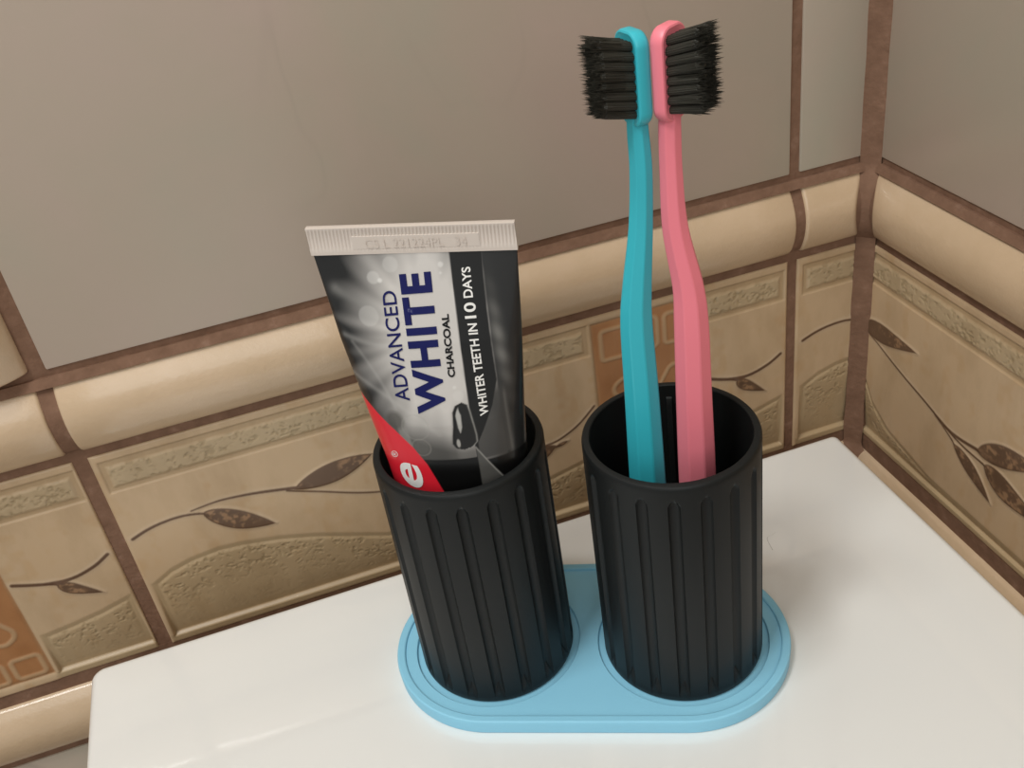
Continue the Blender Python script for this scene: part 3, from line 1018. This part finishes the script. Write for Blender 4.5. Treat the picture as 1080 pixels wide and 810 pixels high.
def toothbrush(label, m, path, head_c, head_h, alpha, side, up_lean, fan):
    """path rows: (x, y, z, half width) in tray axes; side -1 bristles to the left, +1 to the right"""
    bx, by, bz = path[0][0], path[0][1], path[0][2]
    t = thing('toothbrush', label, 'toothbrush', tray_to_world(bx, by, bz), TH)
    P = catmull(path, 90)
    bm = bmesh.new()
    rr = []
    a0 = math.pi / 8
    for k, (x, y, z, w) in enumerate(P):
        ww = w
        ring = []
        for q in range(8):
            # eight flats with softened corners
            for da in (-0.05, 0.05):
                a = a0 + q * math.pi / 4 + da
                rad = ww / math.cos(math.pi / 8) * 0.985
                ring.append(Vector((x - bx + rad * math.cos(a), y - by + rad * 0.92 * math.sin(a), z - bz)))
        rr.append(ring)
    low = [Vector((v.x * 0.82, v.y * 0.82, v.z)) for v in rr[0]]
    for v in rr[0]:
        v.z += 0.001
    rings(bm, [low] + rr, True, True, True)
    obj('handle', bm, m, t, ang=14)
    # head plate: rounded slab standing on edge
    hb = Vector((side * math.cos(alpha), -math.sin(alpha), 0))          # bristle direction
    hl = Vector((-hb.y, hb.x, 0))                                        # across the head
    up = Vector((0, 0, 1))
    c = Vector((head_c[0] - bx, head_c[1] - by, head_c[2] - bz))
    hw, hh, ht, cr = 0.0056, head_h / 2, 0.0021, 0.0041

    def outline(ins, d):
        pts = []
        r = cr - ins * 0.8
        for cx, cz, s in ((hw - cr, hh - cr, 0), (-(hw - cr), hh - cr, 90), (-(hw - cr), -(hh - cr), 180), (hw - cr, -(hh - cr), 270)):
            for k in range(11):
                a = math.radians(s + 9 * k)
                pts.append(c + hl * (cx + (cr - ins) * math.cos(a)) + up * (cz + (cr - ins) * math.sin(a)) + hb * d)
        return pts
    bm = bmesh.new()
    R_ = [outline(0.0022, -ht - 0.0002), outline(0.0011, -ht), outline(0.0004, -ht + 0.0005), outline(0.0, -ht + 0.0013), outline(0.0, ht - 0.0008), outline(0.00025, ht - 0.0002), outline(0.0007, ht), outline(0.0013, ht - 0.0002)]
    rings(bm, R_, True, True, True)
    obj('head', bm, m, t, ang=40)
    # tufts in staggered columns
    cols, nrows = 4, 8
    rot = Matrix((hl, up, hb)).transposed()
    r = random.Random(int(alpha * 1000))
    for i in range(nrows):
        for j in range(cols):
            zt = (i - (nrows - 1) / 2) * 0.00242
            lt = (j - (cols - 1) / 2) * 0.00198
            if i in (0, nrows - 1) and j in (0, cols - 1):
                lt *= 0.82
            o = bpy.data.objects.new('bristle_tuft', TUFTS[r.randrange(5)])
            COL.objects.link(o)
            o.parent = t
            lean = Vector((0, 0, up_lean + (i - 3.5) * fan + r.gauss(0, 0.012))) + hl * (lt * 12 + r.gauss(0, 0.012))
            zdir = (hb + lean).normalized()
            xd = hl - zdir * hl.dot(zdir)
            xd.normalize()
            yd = zdir.cross(xd)
            mm = Matrix((xd, yd, zdir)).transposed().to_4x4()
            mm = mm @ Matrix.Rotation(r.uniform(0, 6.28), 4, 'Z')
            mm.translation = c + hl * lt + up * zt + hb * (ht - 0.0004)
            o.matrix_local = mm
    return t


BZ = FZ + 0.0028
toothbrush('teal toothbrush with charcoal bristles facing left', M_TEAL,
           [(0.0252, 0.002, BZ, 0.0052), (0.0253, 0.002, 0.04, 0.0056), (0.0254, 0.002, 0.0764, 0.00565), (0.0256, 0.002, 0.1111, 0.0051), (0.0256, 0.002, 0.1348, 0.0046), (0.0266, 0.002, 0.1472, 0.0041),
            (0.0287, 0.002, 0.1646, 0.0033), (0.0298, 0.002, 0.1809, 0.0030), (0.0297, 0.002, 0.1913, 0.0028), (0.0297, 0.002, 0.1965, 0.0026)],
           (0.0297, 0.002, 0.2057), 0.0240, math.radians(31), -1, 0.25, 0.002)
toothbrush('pink toothbrush with charcoal bristles facing right', M_PINK,
           [(0.0413, 0.002, BZ, 0.0052), (0.0412, 0.002, 0.04, 0.0056), (0.0411, 0.002, 0.0756, 0.0058), (0.0411, 0.002, 0.1101, 0.0053), (0.0412, 0.002, 0.1336, 0.0049), (0.0407, 0.002, 0.146, 0.0043),
            (0.0380, 0.002, 0.1638, 0.0035), (0.0376, 0.002, 0.1802, 0.0030), (0.0378, 0.002, 0.1920, 0.0029), (0.0381, 0.002, 0.1965, 0.0027)],
           (0.0383, 0.002, 0.2061), 0.0240, math.radians(35), 1, 0.23, 0.02)

# ------------------------------------------------------------------ a stray hair on the lid
bm = bmesh.new()
hp = catmull([(0.0, 0.0), (0.0006, 0.0040), (0.0016, 0.0072), (0.0042, 0.0078), (0.0062, 0.0085)], 24)
rings(bm, [[Vector((x + 0.00006 * math.cos(a), y + 0.00006 * math.sin(a), 0.00006 + 0.00006 * math.sin(a * 2))) for a in (0, 2.09, 4.19)] for x, y in hp], True, True, True)
hair = tag(obj('hair', bm, M_HAIR), 'thin brown hair lying on the white lid right of the tray', 'hair')
hair.location = (0.0835, 0.0160, 0.0)
